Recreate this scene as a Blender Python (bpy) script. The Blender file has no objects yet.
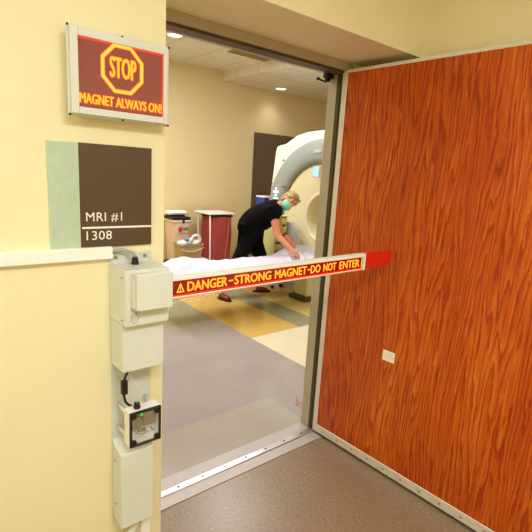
import bpy, bmesh, math, random
from mathutils import Vector, Matrix, noise
random.seed(4)
PI = math.pi
SC = bpy.context.scene
COL = SC.collection
V = Vector

# ------------------------------------------------------------------ materials
def lin(c):
    return tuple(((v/255)/12.92 if v/255 <= .04045 else ((v/255+.055)/1.055)**2.4) for v in c) + (1,)

def mat(name, col, rough=.5, metal=0, emit=None, estr=1, var=0, vscale=8, bump=0, bscale=60, spec=.5, trans=0, alpha=1, coat=0):
    m = bpy.data.materials.new(name); m.use_nodes = True
    nt = m.node_tree; b = nt.nodes['Principled BSDF']
    b.inputs['Base Color'].default_value = lin(col)
    b.inputs['Roughness'].default_value = rough
    b.inputs['Metallic'].default_value = metal
    b.inputs['Specular IOR Level'].default_value = spec
    b.inputs['Transmission Weight'].default_value = trans
    b.inputs['Alpha'].default_value = alpha
    b.inputs['Coat Weight'].default_value = coat
    if emit:
        b.inputs['Emission Color'].default_value = lin(emit)
        b.inputs['Emission Strength'].default_value = estr
    tc = nt.nodes.new('ShaderNodeTexCoord')
    if var:
        n = nt.nodes.new('ShaderNodeTexNoise'); n.inputs['Scale'].default_value = vscale; n.inputs['Detail'].default_value = 6
        r = nt.nodes.new('ShaderNodeValToRGB')
        c = lin(col)
        r.color_ramp.elements[0].position = .3; r.color_ramp.elements[1].position = .7
        r.color_ramp.elements[0].color = tuple(max(0, x*(1-var)) for x in c[:3]) + (1,)
        r.color_ramp.elements[1].color = tuple(min(1, x*(1+var)) for x in c[:3]) + (1,)
        nt.links.new(tc.outputs['Object'], n.inputs['Vector'])
        nt.links.new(n.outputs['Fac'], r.inputs['Fac'])
        nt.links.new(r.outputs['Color'], b.inputs['Base Color'])
    if bump:
        n = nt.nodes.new('ShaderNodeTexNoise'); n.inputs['Scale'].default_value = bscale; n.inputs['Detail'].default_value = 4
        bp = nt.nodes.new('ShaderNodeBump'); bp.inputs['Strength'].default_value = bump; bp.inputs['Distance'].default_value = .01
        nt.links.new(tc.outputs['Object'], n.inputs['Vector'])
        nt.links.new(n.outputs['Fac'], bp.inputs['Height'])
        nt.links.new(bp.outputs['Normal'], b.inputs['Normal'])
    return m

M = {}
M['wall'] = mat('yellow wall paint', (241, 231, 190), .55, var=.02, vscale=3, bump=.05, bscale=120)
M['roomwall'] = mat('tan yellow wall paint', (222, 204, 158), .6, var=.02, vscale=3, bump=.05, bscale=120)
M['hallceil'] = mat('hall ceiling paint', (235, 230, 215), .7, var=.02)
M['frame'] = mat('taupe frame enamel', (182, 171, 145), .35, var=.03)
M['darkstrip'] = mat('dark bronze gasket', (92, 70, 44), .45, .3, var=.1)
M['seal'] = mat('black gasket', (74, 66, 44), .5, var=.1)
M['alu'] = mat('brushed aluminium', (226, 221, 208), .4, .2, var=.05, vscale=30)
M['polished'] = mat('polished steel strip', (190, 188, 192), .3, .8, var=.05, vscale=20)
M['platemetal'] = mat('dull threshold plate', (176, 168, 163), .45, .2, var=.05, vscale=12)
M['screw'] = mat('steel screw', (170, 165, 150), .3, .9, var=.05)
M['darkscrew'] = mat('dark screw', (45, 42, 36), .4, .6, var=.05)
M['enamel'] = mat('pale cream grey enamel', (222, 226, 217), .38, var=.015, vscale=20, bump=.04, bscale=400)
M['enamel2'] = mat('pale grey green enamel', (211, 216, 205), .4, var=.015, vscale=20, bump=.04, bscale=400)
M['whiteplastic'] = mat('white plastic', (250, 249, 244), .4, var=.01)
M['signframe'] = mat('sign frame grey white', (220, 221, 213), .4, var=.015)
M['plaque'] = mat('dark brown plaque', (84, 60, 40), .5, var=.08, vscale=120, bump=.05, bscale=500)
M['plaquegreen'] = mat('pale green ribbed glass', (196, 212, 190), .2, var=.03, vscale=40)
M['letterwhite'] = mat('white lettering', (245, 240, 228), .5, var=.01)
M['signpanel'] = mat('smoked red sign panel', (120, 66, 58), .1, emit=(118, 54, 48), estr=.55, var=.1, vscale=10)
M['armpanel'] = mat('deep red lit panel', (110, 10, 8), .15, emit=(150, 8, 6), estr=.4, var=.1, vscale=10)
M['glowred'] = mat('lit red edge', (230, 30, 10), .4, emit=(255, 40, 10), estr=.6, var=.02)
M['glowhalo'] = mat('lit orange red letter edge', (220, 60, 20), .4, emit=(225, 50, 18), estr=.6, var=.02)
M['glowyellow'] = mat('lit yellow letters', (190, 140, 40), .4, emit=(255, 200, 60), estr=.68, var=.02)
M['redtip'] = mat('red paddle plastic', (222, 40, 24), .4, var=.04)
M['black'] = mat('black rubber', (22, 21, 20), .45, var=.1)
M['greycable'] = mat('grey cable', (160, 165, 160), .45, var=.03)
M['thinwire'] = mat('pale grey wire', (190, 195, 195), .4, var=.02)
M['smoke'] = mat('smoked clear cover', (190, 186, 160), .05, alpha=.12, var=.02)
M['mech'] = mat('taupe mechanism', (132, 116, 92), .45, var=.08)
M['greenled'] = mat('green light', (20, 150, 50), .4, emit=(30, 200, 70), estr=.7, var=.02)
M['sticker'] = mat('white paper', (246, 240, 226), .6, var=.01)
M['stickeredge'] = mat('white paper border', (255, 253, 246), .6, var=.01)
M['gantry'] = mat('white gantry cover', (226, 223, 216), .4, var=.01)
M['ring'] = mat('blue grey gantry ring', (150, 156, 152), .35, var=.02)
M['dish'] = mat('cream bore funnel', (226, 214, 172), .4, var=.01)
M['navy'] = mat('navy line', (42, 50, 86), .5, var=.05)
M['screen'] = mat('lit blue screen', (120, 180, 235), .3, emit=(110, 170, 240), estr=1.0, var=.05)
M['ledblue'] = mat('pale blue lit buttons', (190, 225, 240), .3, emit=(180, 225, 250), estr=1.3, var=.02)
M['tablecream'] = mat('cream table shell', (214, 204, 160), .4, var=.02)
M['tabledark'] = mat('dark table base', (70, 62, 46), .5, var=.05)
M['cloth'] = mat('white lavender sheet', (204, 197, 211), .8, var=.015, bump=.05, bscale=30)
M['scrub'] = mat('black scrubs', (7, 7, 9), .95, spec=.15, var=.2, bump=.15, bscale=60)
M['skin'] = mat('skin', (214, 142, 108), .5, var=.05, vscale=20)
M['hair'] = mat('blond hair', (170, 138, 88), .5, var=.4, vscale=45, bump=.6, bscale=70)
M['mask'] = mat('mint mask', (128, 208, 176), .7, var=.04)
M['redshoe'] = mat('dark red shoe', (120, 26, 36), .5, var=.1)
M['sole'] = mat('black sole', (28, 24, 24), .6, var=.1)
M['maroon'] = mat('maroon bag cloth', (166, 64, 64), .7, var=.06, vscale=6, bump=.2, bscale=14)
M['binbeige'] = mat('beige bin plastic', (226, 200, 172), .5, var=.02)
M['tub'] = mat('tan basket plastic', (176, 152, 112), .5, var=.03)
M['liner'] = mat('white plastic liner', (226, 222, 224), .35, var=.05, vscale=20)
M['linerblue'] = mat('blue wrapper', (90, 115, 190), .4, var=.2)
M['bluebox'] = mat('blue carton', (36, 72, 170), .5, var=.2, vscale=30)
M['green'] = mat('green band', (40, 130, 60), .5, var=.1)
M['paleyellow'] = mat('pale yellow cart panel', (212, 202, 140), .45, var=.02)
M['coilgrey'] = mat('lavender grey coil', (188, 178, 170), .5, var=.03)
M['browndoor'] = mat('dark brown door', (96, 77, 62), .5, var=.06)
M['tanpanel'] = mat('tan panel enamel', (150, 128, 84), .5, var=.03)
M['lamp'] = mat('lit lamp lens', (255, 250, 240), .4, emit=(255, 250, 240), estr=2.2, var=.005)
M['lampwhite'] = mat('lamp trim white', (238, 236, 228), .4, var=.01)
M['redmark'] = mat('red tape ink', (200, 50, 50), .6, var=.1)

def wood():
    m = bpy.data.materials.new('orange oak veneer'); m.use_nodes = True
    nt = m.node_tree; b = nt.nodes['Principled BSDF']; L = nt.links.new
    def N(t, **k):
        n = nt.nodes.new(t)
        for a, v in k.items(): setattr(n, a, v)
        return n
    tc = N('ShaderNodeTexCoord')
    def mapped(sx, sy, sz):
        mp = N('ShaderNodeMapping'); mp.inputs['Scale'].default_value = (sx, sy, sz); L(tc.outputs['Object'], mp.inputs['Vector']); return mp
    def math_(op, a, bb=None):
        n = N('ShaderNodeMath', operation=op)
        for i, x in enumerate((a, bb)):
            if x is None: continue
            if isinstance(x, (int, float)): n.inputs[i].default_value = x
            else: L(x, n.inputs[i])
        return n.outputs[0]
    n1 = N('ShaderNodeTexNoise'); n1.inputs['Scale'].default_value = 1; n1.inputs['Detail'].default_value = 2.5; n1.inputs['Roughness'].default_value = .45
    L(mapped(14, 1, .7).outputs[0], n1.inputs['Vector'])
    nj = N('ShaderNodeTexNoise'); nj.inputs['Scale'].default_value = 1; nj.inputs['Detail'].default_value = 3
    L(mapped(70, 1, 12).outputs[0], nj.inputs['Vector'])
    ph = math_('ADD', math_('MULTIPLY', n1.outputs['Fac'], 6.0), math_('MULTIPLY', nj.outputs['Fac'], .9))
    sx = N('ShaderNodeSeparateXYZ'); L(tc.outputs['Object'], sx.inputs[0])
    wob = N('ShaderNodeTexNoise'); wob.inputs['Scale'].default_value = 1; wob.inputs['Detail'].default_value = 2
    L(mapped(2.5, 1, .9).outputs[0], wob.inputs['Vector'])
    xx = math_('ADD', sx.outputs['X'], math_('MULTIPLY', wob.outputs['Fac'], .16))
    tri = math_('MULTIPLY', math_('PINGPONG', xx, .085), 44.0)
    ph = math_('ADD', ph, math_('SUBTRACT', tri, math_('MULTIPLY', sx.outputs['Z'], 2.2)))
    fr = math_('FRACT', ph)
    rr = N('ShaderNodeValToRGB'); e = rr.color_ramp.elements
    e[0].position = 0; e[0].color = (.25, .25, .25, 1); e[1].position = 1; e[1].color = (.15, .15, .15, 1)
    x = e.new(.16); x.color = (.7, .7, .7, 1); x = e.new(.74); x.color = (1, 1, 1, 1); x = e.new(.84); x.color = (.25, .25, .25, 1)
    L(fr, rr.inputs['Fac'])
    n2 = N('ShaderNodeTexNoise'); n2.inputs['Scale'].default_value = 1; n2.inputs['Detail'].default_value = 5
    L(mapped(150, 1, 5).outputs[0], n2.inputs['Vector'])
    n3 = N('ShaderNodeTexNoise'); n3.inputs['Scale'].default_value = 1; n3.inputs['Detail'].default_value = 3
    L(mapped(3.5, 1, .8).outputs[0], n3.inputs['Vector'])
    v = math_('ADD', math_('ADD', .10, math_('MULTIPLY', rr.outputs['Color'], .30)), math_('ADD', math_('MULTIPLY', n2.outputs['Fac'], .5), math_('MULTIPLY', n3.outputs['Fac'], .34)))
    cr = N('ShaderNodeValToRGB'); e = cr.color_ramp.elements
    e[0].position = .36; e[0].color = lin((132, 34, 2)); e[1].position = 1.0; e[1].color = lin((232, 140, 40))
    x = e.new(.56); x.color = lin((160, 54, 4)); x = e.new(.78); x.color = lin((198, 88, 14))
    L(v, cr.inputs['Fac']); L(cr.outputs['Color'], b.inputs['Base Color'])
    b.inputs['Roughness'].default_value = .34; b.inputs['Specular IOR Level'].default_value = .4
    return m
M['wood'] = wood()

def speckle(name, col, dark, light, rough, scale=110, seam=None, seamcol=.94):
    m = bpy.data.materials.new(name); m.use_nodes = True
    nt = m.node_tree; b = nt.nodes['Principled BSDF']; L = nt.links.new
    tc = nt.nodes.new('ShaderNodeTexCoord')
    n = nt.nodes.new('ShaderNodeTexNoise'); n.inputs['Scale'].default_value = scale; n.inputs['Detail'].default_value = 3
    L(tc.outputs['Object'], n.inputs['Vector'])
    r = nt.nodes.new('ShaderNodeValToRGB'); e = r.color_ramp.elements
    e[0].position = .3; e[0].color = lin(dark); e[1].position = .72; e[1].color = lin(light)
    x = e.new(.42); x.color = lin(col); x = e.new(.6); x.color = lin(col)
    L(n.outputs['Fac'], r.inputs['Fac'])
    n2 = nt.nodes.new('ShaderNodeTexNoise'); n2.inputs['Scale'].default_value = 5; n2.inputs['Detail'].default_value = 5
    L(tc.outputs['Object'], n2.inputs['Vector'])
    mp = nt.nodes.new('ShaderNodeMapRange'); mp.inputs['To Min'].default_value = .9; mp.inputs['To Max'].default_value = 1.08
    L(n2.outputs['Fac'], mp.inputs['Value'])
    mx = nt.nodes.new('ShaderNodeMixRGB'); mx.blend_type = 'MULTIPLY'; mx.inputs['Fac'].default_value = 1
    L(r.outputs['Color'], mx.inputs['Color1']); L(mp.outputs['Result'], mx.inputs['Color2'])
    out = mx.outputs['Color']
    if seam:
        bk = nt.nodes.new('ShaderNodeTexBrick'); bk.offset = 0; bk.squash = 1
        bk.inputs['Color1'].default_value = bk.inputs['Color2'].default_value = (1, 1, 1, 1)
        bk.inputs['Mortar'].default_value = (seamcol,)*3 + (1,)
        bk.inputs['Scale'].default_value = 1; bk.inputs['Mortar Size'].default_value = seam[2]
        bk.inputs['Brick Width'].default_value = seam[0]; bk.inputs['Row Height'].default_value = seam[1]
        m2 = nt.nodes.new('ShaderNodeMapping'); m2.inputs['Location'].default_value = (seam[3], seam[4], 0)
        L(tc.outputs['Object'], m2.inputs['Vector']); L(m2.outputs[0], bk.inputs['Vector'])
        mx2 = nt.nodes.new('ShaderNodeMixRGB'); mx2.blend_type = 'MULTIPLY'; mx2.inputs['Fac'].default_value = 1
        L(out, mx2.inputs['Color1']); L(bk.outputs['Color'], mx2.inputs['Color2']); out = mx2.outputs['Color']
    L(out, b.inputs['Base Color'])
    b.inputs['Roughness'].default_value = rough
    return m
M['hallfloor'] = speckle('brown speckled hall floor', (138, 117, 94), (112, 92, 72), (162, 142, 118), .3, 70)
SM = (.96, .915, .003, .315, .415)
M['f_mauve'] = speckle('mauve grey sheet floor', (160, 150, 150), (152, 142, 142), (168, 158, 158), .16, 90, SM)
M['f_olive'] = speckle('olive grey sheet floor', (167, 158, 149), (159, 150, 141), (175, 166, 157), .16, 90)
M['f_strip_and_shade'] = speckle('green grey floor strip and table shade', (150, 146, 118), (142, 138, 110), (158, 154, 126), .16, 90)  # the strip's own colour; also paints the table's shade on the left floor
M['f_ochre'] = speckle('ochre sheet floor', (206, 170, 92), (198, 162, 84), (214, 178, 100), .16, 90)
M['f_cream'] = speckle('cream sheet floor', (222, 210, 184), (214, 202, 176), (228, 216, 192), .16, 90)
M['f_lyellow'] = speckle('light yellow sheet floor', (214, 192, 122), (206, 184, 114), (222, 200, 130), .16, 90)
M['ceiltile'] = speckle('white ceiling tile', (232, 226, 214), (224, 218, 206), (238, 232, 220), .8, 120, (.61, .61, .012, .1, .1), .78)

# ------------------------------------------------------------------ mesh helpers
def NB(): return bmesh.new()
def box(bm, x0, x1, y0, y1, z0, z1, bev=0, seg=2, mi=0):
    t = bmesh.new()
    bmesh.ops.create_cube(t, size=1)
    for v in t.verts:
        v.co = V((x0+(v.co.x+.5)*(x1-x0), y0+(v.co.y+.5)*(y1-y0), z0+(v.co.z+.5)*(z1-z0)))
    if bev: bmesh.ops.bevel(t, geom=t.edges[:], offset=bev, segments=seg, affect='EDGES', profile=.5)
    return merge(bm, t, mi)
def merge(bm, t, mi=0, M4=None):
    if M4 is not None: bmesh.ops.transform(t, matrix=M4, verts=t.verts)
    mp = {v: bm.verts.new(v.co) for v in t.verts}
    for f in t.faces:
        try:
            nf = bm.faces.new([mp[v] for v in f.verts]); nf.material_index = mi if mi else f.material_index; nf.smooth = f.smooth
        except ValueError: pass
    t.free(); return bm
def cyl(bm, a, b, r, r2=None, seg=16, mi=0):
    a, b = V(a), V(b); d = b-a
    t = bmesh.new()
    bmesh.ops.create_cone(t, cap_ends=True, segments=seg, radius1=r, radius2=r if r2 is None else r2, depth=d.length)
    for f in t.faces: f.smooth = len(f.verts) == 4
    q = V((0, 0, 1)).rotation_difference(d.normalized()).to_matrix().to_4x4()
    return merge(bm, t, mi, Matrix.Translation((a+b)/2) @ q)
def ball(bm, c, r, sc=(1, 1, 1), seg=20, mi=0):
    t = bmesh.new(); bmesh.ops.create_uvsphere(t, u_segments=seg, v_segments=max(8, seg//2), radius=r)
    for f in t.faces: f.smooth = True
    return merge(bm, t, mi, Matrix.Translation(c) @ Matrix.Diagonal((*sc, 1)))
def smooth_path(pts, n=6):
    P = [V(p) for p in pts]; out = []
    for i in range(len(P)-1):
        p0, p1, p2, p3 = P[max(i-1, 0)], P[i], P[i+1], P[min(i+2, len(P)-1)]
        for k in range(n):
            t = k/n
            out.append(.5*((2*p1)+(-p0+p2)*t+(2*p0-5*p1+4*p2-p3)*t*t+(-p0+3*p1-3*p2+p3)*t**3))
    out.append(P[-1]); return out
def tube(bm, pts, r, seg=10, n=6, mi=0, closed=False):
    P = smooth_path(pts, n) if n else [V(p) for p in pts]
    rings = []; prev = None
    for i, p in enumerate(P):
        d = (P[min(i+1, len(P)-1)]-P[max(i-1, 0)]).normalized()
        if prev is None:
            prev = d.orthogonal().normalized()
        prev = (prev - d*prev.dot(d)).normalized()
        s = d.cross(prev)
        rr = r(i/(len(P)-1)) if callable(r) else r
        rings.append([bm.verts.new(p+rr*(prev*math.cos(2*PI*k/seg)+s*math.sin(2*PI*k/seg))) for k in range(seg)])
    for a, b in zip(rings, rings[1:]):
        for k in range(seg):
            f = bm.faces.new([a[k], a[(k+1) % seg], b[(k+1) % seg], b[k]]); f.smooth = True; f.material_index = mi
    for rg, rev in ((rings[0], True), (rings[-1], False)):
        f = bm.faces.new(rg[::-1] if rev else rg); f.material_index = mi
    return bm
def lathe_x(bm, prof, yc, zc, seg=96, mi=0):
    """prof: (x, r) revolve about an axis along x"""
    rings = []
    for x, r in prof:
        rings.append([bm.verts.new((x, yc+r*math.cos(2*PI*k/seg), zc+r*math.sin(2*PI*k/seg))) for k in range(seg)])
    for a, b in zip(rings, rings[1:]):
        for k in range(seg):
            f = bm.faces.new([a[k], a[(k+1) % seg], b[(k+1) % seg], b[k]]); f.smooth = True; f.material_index = mi
    return bm
def lathe_z(bm, prof, xc, yc, seg=24, mi=0, sx=1, sy=1):
    rings = []
    for z, r in prof:
        rings.append([bm.verts.new((xc+sx*r*math.cos(2*PI*k/seg), yc+sy*r*math.sin(2*PI*k/seg), z)) for k in range(seg)])
    for a, b in zip(rings, rings[1:]):
        for k in range(seg):
            f = bm.faces.new([a[k], a[(k+1) % seg], b[(k+1) % seg], b[k]]); f.smooth = True; f.material_index = mi
    return bm
def prism(bm, pts, d, mi=0):
    """closed polygon pts (3D) swept by vector d"""
    d = V(d)
    a = [bm.verts.new(V(p)) for p in pts]; b = [bm.verts.new(V(p)+d) for p in pts]
    n = len(a)
    fs = [bm.faces.new(a[::-1]), bm.faces.new(b)]
    for i in range(n): fs.append(bm.faces.new([a[i], a[(i+1) % n], b[(i+1) % n], b[i]]))
    for f in fs: f.material_index = mi
    return bm
def taper(bm, xb, x0, x1, y0, z0, z1, bev):
    t = bmesh.new()
    prism(t, [(xb, -D-.004, z0), (xb, -D-.004, z1), (x1, -D-.004, z1), (x1, -D-.004, z0)][::-1], (0, y0+D+.004, 0))
    for v in t.verts:
        if v.co.x < -1.3 and v.co.y < -D-.01: v.co.x = x0
    bmesh.ops.recalc_face_normals(t, faces=t.faces[:])
    bmesh.ops.bevel(t, geom=t.edges[:], offset=bev, segments=2, affect='EDGES')
    return merge(bm, t)
def rbox(bm, cx, cz, w, h, r, y0, y1, seg=5, mi=0):
    """rounded rectangle in the xz plane, swept from y0 to y1"""
    pts = []
    for sx, sz, a0 in ((1, 1, 0), (-1, 1, PI/2), (-1, -1, PI), (1, -1, 1.5*PI)):
        for k in range(seg+1):
            a = a0+PI/2*k/seg
            pts.append((cx+sx*(w/2-r)+r*math.cos(a), y0, cz+sz*(h/2-r)+r*math.sin(a)))
    return prism(bm, pts, (0, y1-y0, 0), mi)

def base_of(bm):
    c = [v.co for v in bm.verts]
    return V(((min(v.x for v in c)+max(v.x for v in c))/2, (min(v.y for v in c)+max(v.y for v in c))/2, min(v.z for v in c)))
def world_off(o):
    t = V((0, 0, 0))
    while o is not None: t += o.location; o = o.parent
    return t
def obj(name, bm, m, parent=None, label=None, M4=None, recalc=True):
    if M4 is not None: bmesh.ops.transform(bm, matrix=M4, verts=bm.verts)
    if recalc: bmesh.ops.recalc_face_normals(bm, faces=bm.faces[:])
    off = base_of(bm) if parent is None else world_off(parent)
    bmesh.ops.translate(bm, vec=-off, verts=bm.verts)
    me = bpy.data.meshes.new(name); bm.to_mesh(me); bm.free()
    for x in (m if isinstance(m, (list, tuple)) else [m]): me.materials.append(M[x])
    o = bpy.data.objects.new(name, me); COL.objects.link(o)
    if parent is None: o.location = off
    else: o.parent = parent
    if label: o['label'] = label
    return o
def tag(o, label, cat, group=None, kind=None):
    if label: o['label'] = label
    if cat: o['category'] = cat
    if group: o['group'] = group
    if kind: o['kind'] = kind
    return o
def thing(name, loc, label, cat, group=None):
    o = bpy.data.objects.new(name, None); o.empty_display_size = .05; COL.objects.link(o); o.location = loc
    return tag(o, label, cat, group)
def struct(name, bm, m, label, cat, parent=None, recalc=True):
    o = obj(name, bm, m, parent, recalc=recalc)
    if parent is None: tag(o, label, cat, kind='structure')
    return o
def repeat(src, offs):
    out = [src]
    for d in offs:
        c = src.copy(); COL.objects.link(c); c.parent = src.parent; c.location = src.location+V(d); out.append(c)
    return out

def text_bm(body, x0, x1, z0, z1, y, thick=.001, grow=0, space=1.0, shear=0):
    g = grow*.03
    if g:
        bm = bmesh.new()
        for dx, dz in ((-1, 0), (1, 0), (0, .5), (0, -.5), (.7, .35), (-.7, .35), (.7, -.35), (-.7, -.35)):
            merge(bm, text_bm(body, x0+g+dx*g, x1-g+dx*g, z0+g/2+dz*g, z1-g/2+dz*g, y, thick, 0, space))
        return bm
    """lettering lying in an xz plane facing -y, fitted into the rectangle"""
    cu = bpy.data.curves.new('t', 'FONT'); cu.body = body; cu.size = 1; cu.space_character = space; cu.offset = grow; cu.resolution_u = 3; cu.shear = shear
    o = bpy.data.objects.new('t', cu); COL.objects.link(o)
    dg = bpy.context.evaluated_depsgraph_get(); dg.update()
    me = bpy.data.meshes.new_from_object(o.evaluated_get(dg))
    bm = bmesh.new(); bm.from_mesh(me)
    bpy.data.objects.remove(o); bpy.data.curves.remove(cu); bpy.data.meshes.remove(me)
    xs = [v.co.x for v in bm.verts]; ys = [v.co.y for v in bm.verts]
    ax, bx, ay, by = min(xs), max(xs), min(ys), max(ys)
    for v in bm.verts:
        v.co = V((x0+(v.co.x-ax)/(bx-ax)*(x1-x0), y, z0+(v.co.y-ay)/(by-ay)*(z1-z0)))
    r = bmesh.ops.extrude_face_region(bm, geom=bm.faces[:])
    bmesh.ops.translate(bm, vec=(0, -thick, 0), verts=[g for g in r['geom'] if isinstance(g, bmesh.types.BMVert)])
    return bm

def evaluated_bm(bm, mods):
    me = bpy.data.meshes.new('t'); bm.to_mesh(me); bm.free()
    o = bpy.data.objects.new('t', me); COL.objects.link(o)
    mods(o)
    dg = bpy.context.evaluated_depsgraph_get(); dg.update()
    m2 = bpy.data.meshes.new_from_object(o.evaluated_get(dg))
    b = bmesh.new(); b.from_mesh(m2)
    bpy.data.objects.remove(o); bpy.data.meshes.remove(me); bpy.data.meshes.remove(m2)
    return b
def skin_bm(chain_pts, edges, radii, root=0, sub=2):
    me = bpy.data.meshes.new('s'); me.from_pydata([tuple(p) for p in chain_pts], edges, [])
    o = bpy.data.objects.new('s', me); COL.objects.link(o)
    md = o.modifiers.new('k', 'SKIN'); md.use_smooth_shade = True
    for i, r in enumerate(radii):
        sv = me.skin_vertices[0].data[i]
        sv.radius = (r, r) if not isinstance(r, tuple) else r
        sv.use_root = (i == root)
    s = o.modifiers.new('s', 'SUBSURF'); s.levels = s.render_levels = sub
    dg = bpy.context.evaluated_depsgraph_get(); dg.update()
    m2 = bpy.data.meshes.new_from_object(o.evaluated_get(dg))
    b = bmesh.new(); b.from_mesh(m2)
    bpy.data.objects.remove(o); bpy.data.meshes.remove(me); bpy.data.meshes.remove(m2)
    return b
def chain_skin(pts, radii, sub=2):
    return skin_bm(pts, [(i, i+1) for i in range(len(pts)-1)], radii, 0, sub)

# ------------------------------------------------------------------ camera
R0, R1, R2 = V((.7804, -.6226, .0576)), V((.6196, .7574, -.2055)), V((.0843, .1961, .9770))
R0.normalize(); R1 = (R1-R0*R1.dot(R0)).normalized(); R2 = R0.cross(R1)
EYE = V((-1.872, -1.712, 1.577))
cam = bpy.data.cameras.new('camera'); cam.sensor_width = 36; cam.sensor_fit = 'HORIZONTAL'; cam.lens = 442.86/532*36; cam.clip_start = .02
co = bpy.data.objects.new('camera', cam); COL.objects.link(co)
mw = Matrix((R0, R2, -R1)).transposed().to_4x4(); mw.translation = EYE
co.matrix_world = mw
SC.camera = co

# ------------------------------------------------------------------ setting
W, D, H, ZS = 1.204, .339, 2.13, 2.172      # opening width, recess depth, frame head height, recess soffit height
XC = .16                                    # where the corridor side wall starts
FD = .122
HC, RC, RB = 2.72, 3.22, 5.1                # hall ceiling, room ceiling, room back wall
bm = NB()
box(bm, -3.6, -W, -D, FD, 0, 3.3)
box(bm, -W, XC, -D, FD, ZS, 3.3)
box(bm, .05, XC, 0.0, FD, 0, ZS)
box(bm, XC, 6.2, -.05, FD, 0, 3.3)
struct('wall_front', bm, 'wall', 'pale yellow hall wall around the open scanner room doorway', 'wall')
bm = NB(); box(bm, XC, XC+.12, -3.6, -.05, 0, 2.9)
struct('wall_right', bm, 'wall', 'pale yellow hall wall behind the open wood door', 'wall')
bm = NB(); box(bm, -3.72, -3.6, -3.6, .2, 0, 2.9)
struct('wall_left', bm, 'wall', 'pale yellow wall closing the hall far left', 'wall')
bm = NB(); box(bm, -3.72, XC+.12, -3.72, -3.6, 0, 2.9)
struct('wall_opposite', bm, 'wall', 'pale yellow hall wall facing the doorway', 'wall')
bm = NB(); box(bm, -3.72, XC+.12, -3.72, -D, HC, HC+.1)
struct('ceiling', bm, 'hallceil', 'white hall ceiling over the doorway approach', 'ceiling')
bm = NB(); box(bm, -3.72, XC+.12, -3.72, 0.02, -.1, 0)
struct('floor', bm, 'hallfloor', 'brown speckled hall floor outside the threshold', 'floor')

# scanner room shell
bm = NB(); box(bm, -2.6, 6.2, RB, RB+.15, 0, 3.35)
struct('wall_back', bm, 'roomwall', 'tan yellow back wall of the scanner room', 'wall')
bm = NB(); box(bm, -2.75, -2.6, FD, RB+.15, 0, 3.35)
struct('wall_left', bm, 'roomwall', 'tan yellow left wall of the scanner room', 'wall')
bm = NB(); box(bm, 6.2, 6.35, FD, RB+.15, 0, 3.35)
struct('wall_right', bm, 'roomwall', 'tan yellow right wall of the scanner room', 'wall')
bm = NB(); box(bm, -2.75, 6.35, FD, RB+.15, RC, RC+.1)
struct('ceiling', bm, 'ceiltile', 'white tiled ceiling of the scanner room', 'ceiling')
bm = NB(); box(bm, 2.52, 6.2, .9, RB, 3.075, RC)
struct('trim_1', bm, 'ceiltile', 'lowered white ceiling soffit above the scanner', 'ceiling soffit')
bm = NB()
xs = [-2.75, .04, .62, 1.26, 1.6, 6.35]; ys = [.02, .505, 1.5, 1.68, 2.15, 2.45, RB+.15]
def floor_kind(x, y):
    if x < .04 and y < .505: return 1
    if x < .62: return 2 if y > 2.15 else 0  # far part painted green grey for the table's shadow and reflection
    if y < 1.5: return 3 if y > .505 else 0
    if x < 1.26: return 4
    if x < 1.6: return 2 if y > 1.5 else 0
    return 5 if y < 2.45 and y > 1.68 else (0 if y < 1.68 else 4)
gv = {(i, j): bm.verts.new((xs[i], ys[j], 0)) for i in range(len(xs)) for j in range(len(ys))}
for i in range(len(xs)-1):
    for j in range(len(ys)-1):
        f = bm.faces.new([gv[i, j], gv[i+1, j], gv[i+1, j+1], gv[i, j+1]])
        f.material_index = floor_kind((xs[i]+xs[i+1])/2, (ys[j]+ys[j+1])/2)
r = bmesh.ops.extrude_face_region(bm, geom=bm.faces[:])
bmesh.ops.translate(bm, vec=(0, 0, -.1), verts=[g for g in r['geom'] if isinstance(g, bmesh.types.BMVert)])
struct('floor', bm, ['f_mauve', 'f_olive', 'f_strip_and_shade', 'f_cream', 'f_ochre', 'f_lyellow'], 'grey scanner room floor with ochre and cream blocks', 'floor')

# brown double door in the room's back wall
bm = NB(); box(bm, 3.235, 4.985, RB-.02, RB, 0, 2.30)
dr = struct('door_2', bm, 'browndoor', 'dark brown tall double door in the back wall behind the scanner', 'door')
for a, b in ((3.26, 4.108), (4.114, 4.96)):
    bm = NB(); box(bm, a, b, RB-.045, RB-.02, .01, 2.275, .003); obj('door_leaf', bm, 'browndoor', dr)
bm = NB(); cyl(bm, (4.05, RB-.09, .9), (4.05, RB-.09, 1.1), .01); cyl(bm, (4.05, RB-.09, .92), (4.05, RB-.04, .92), .007); cyl(bm, (4.05, RB-.09, 1.08), (4.05, RB-.04, 1.08), .007)
obj('door_handle', bm, 'alu', dr)

# door frame
bm = NB()
box(bm, 0, .05, .062, FD+.004, 0, H)                        # right jamb
box(bm, .03, .05, 0, .062, 0, H)
box(bm, -W-.02, -W+.03, .06, FD+.004, 0, H)                 # left jamb
box(bm, -W-.005, .05, 0.0, FD+.004, H, ZS)                 # head
fr = struct('trim_2', bm, 'frame', 'taupe metal door frame around the opening', 'door frame')
bm = NB(); box(bm, -W, .02, .012, .08, H-.012, H); obj('head_gasket', bm, 'darkstrip', fr)
bm = NB(); box(bm, .004, .03, .02, .062, .02, H-.012); obj('jamb_gasket', bm, 'darkstrip', fr)
bm = NB(); box(bm, -.001, .004, .038, .05, .02, H-.012); obj('seal_strip', bm, 'seal', fr)
bm = NB(); box(bm, -W, 0, .08, FD+.002, H-.006, H); obj('head_stop', bm, 'frame', fr)

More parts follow.
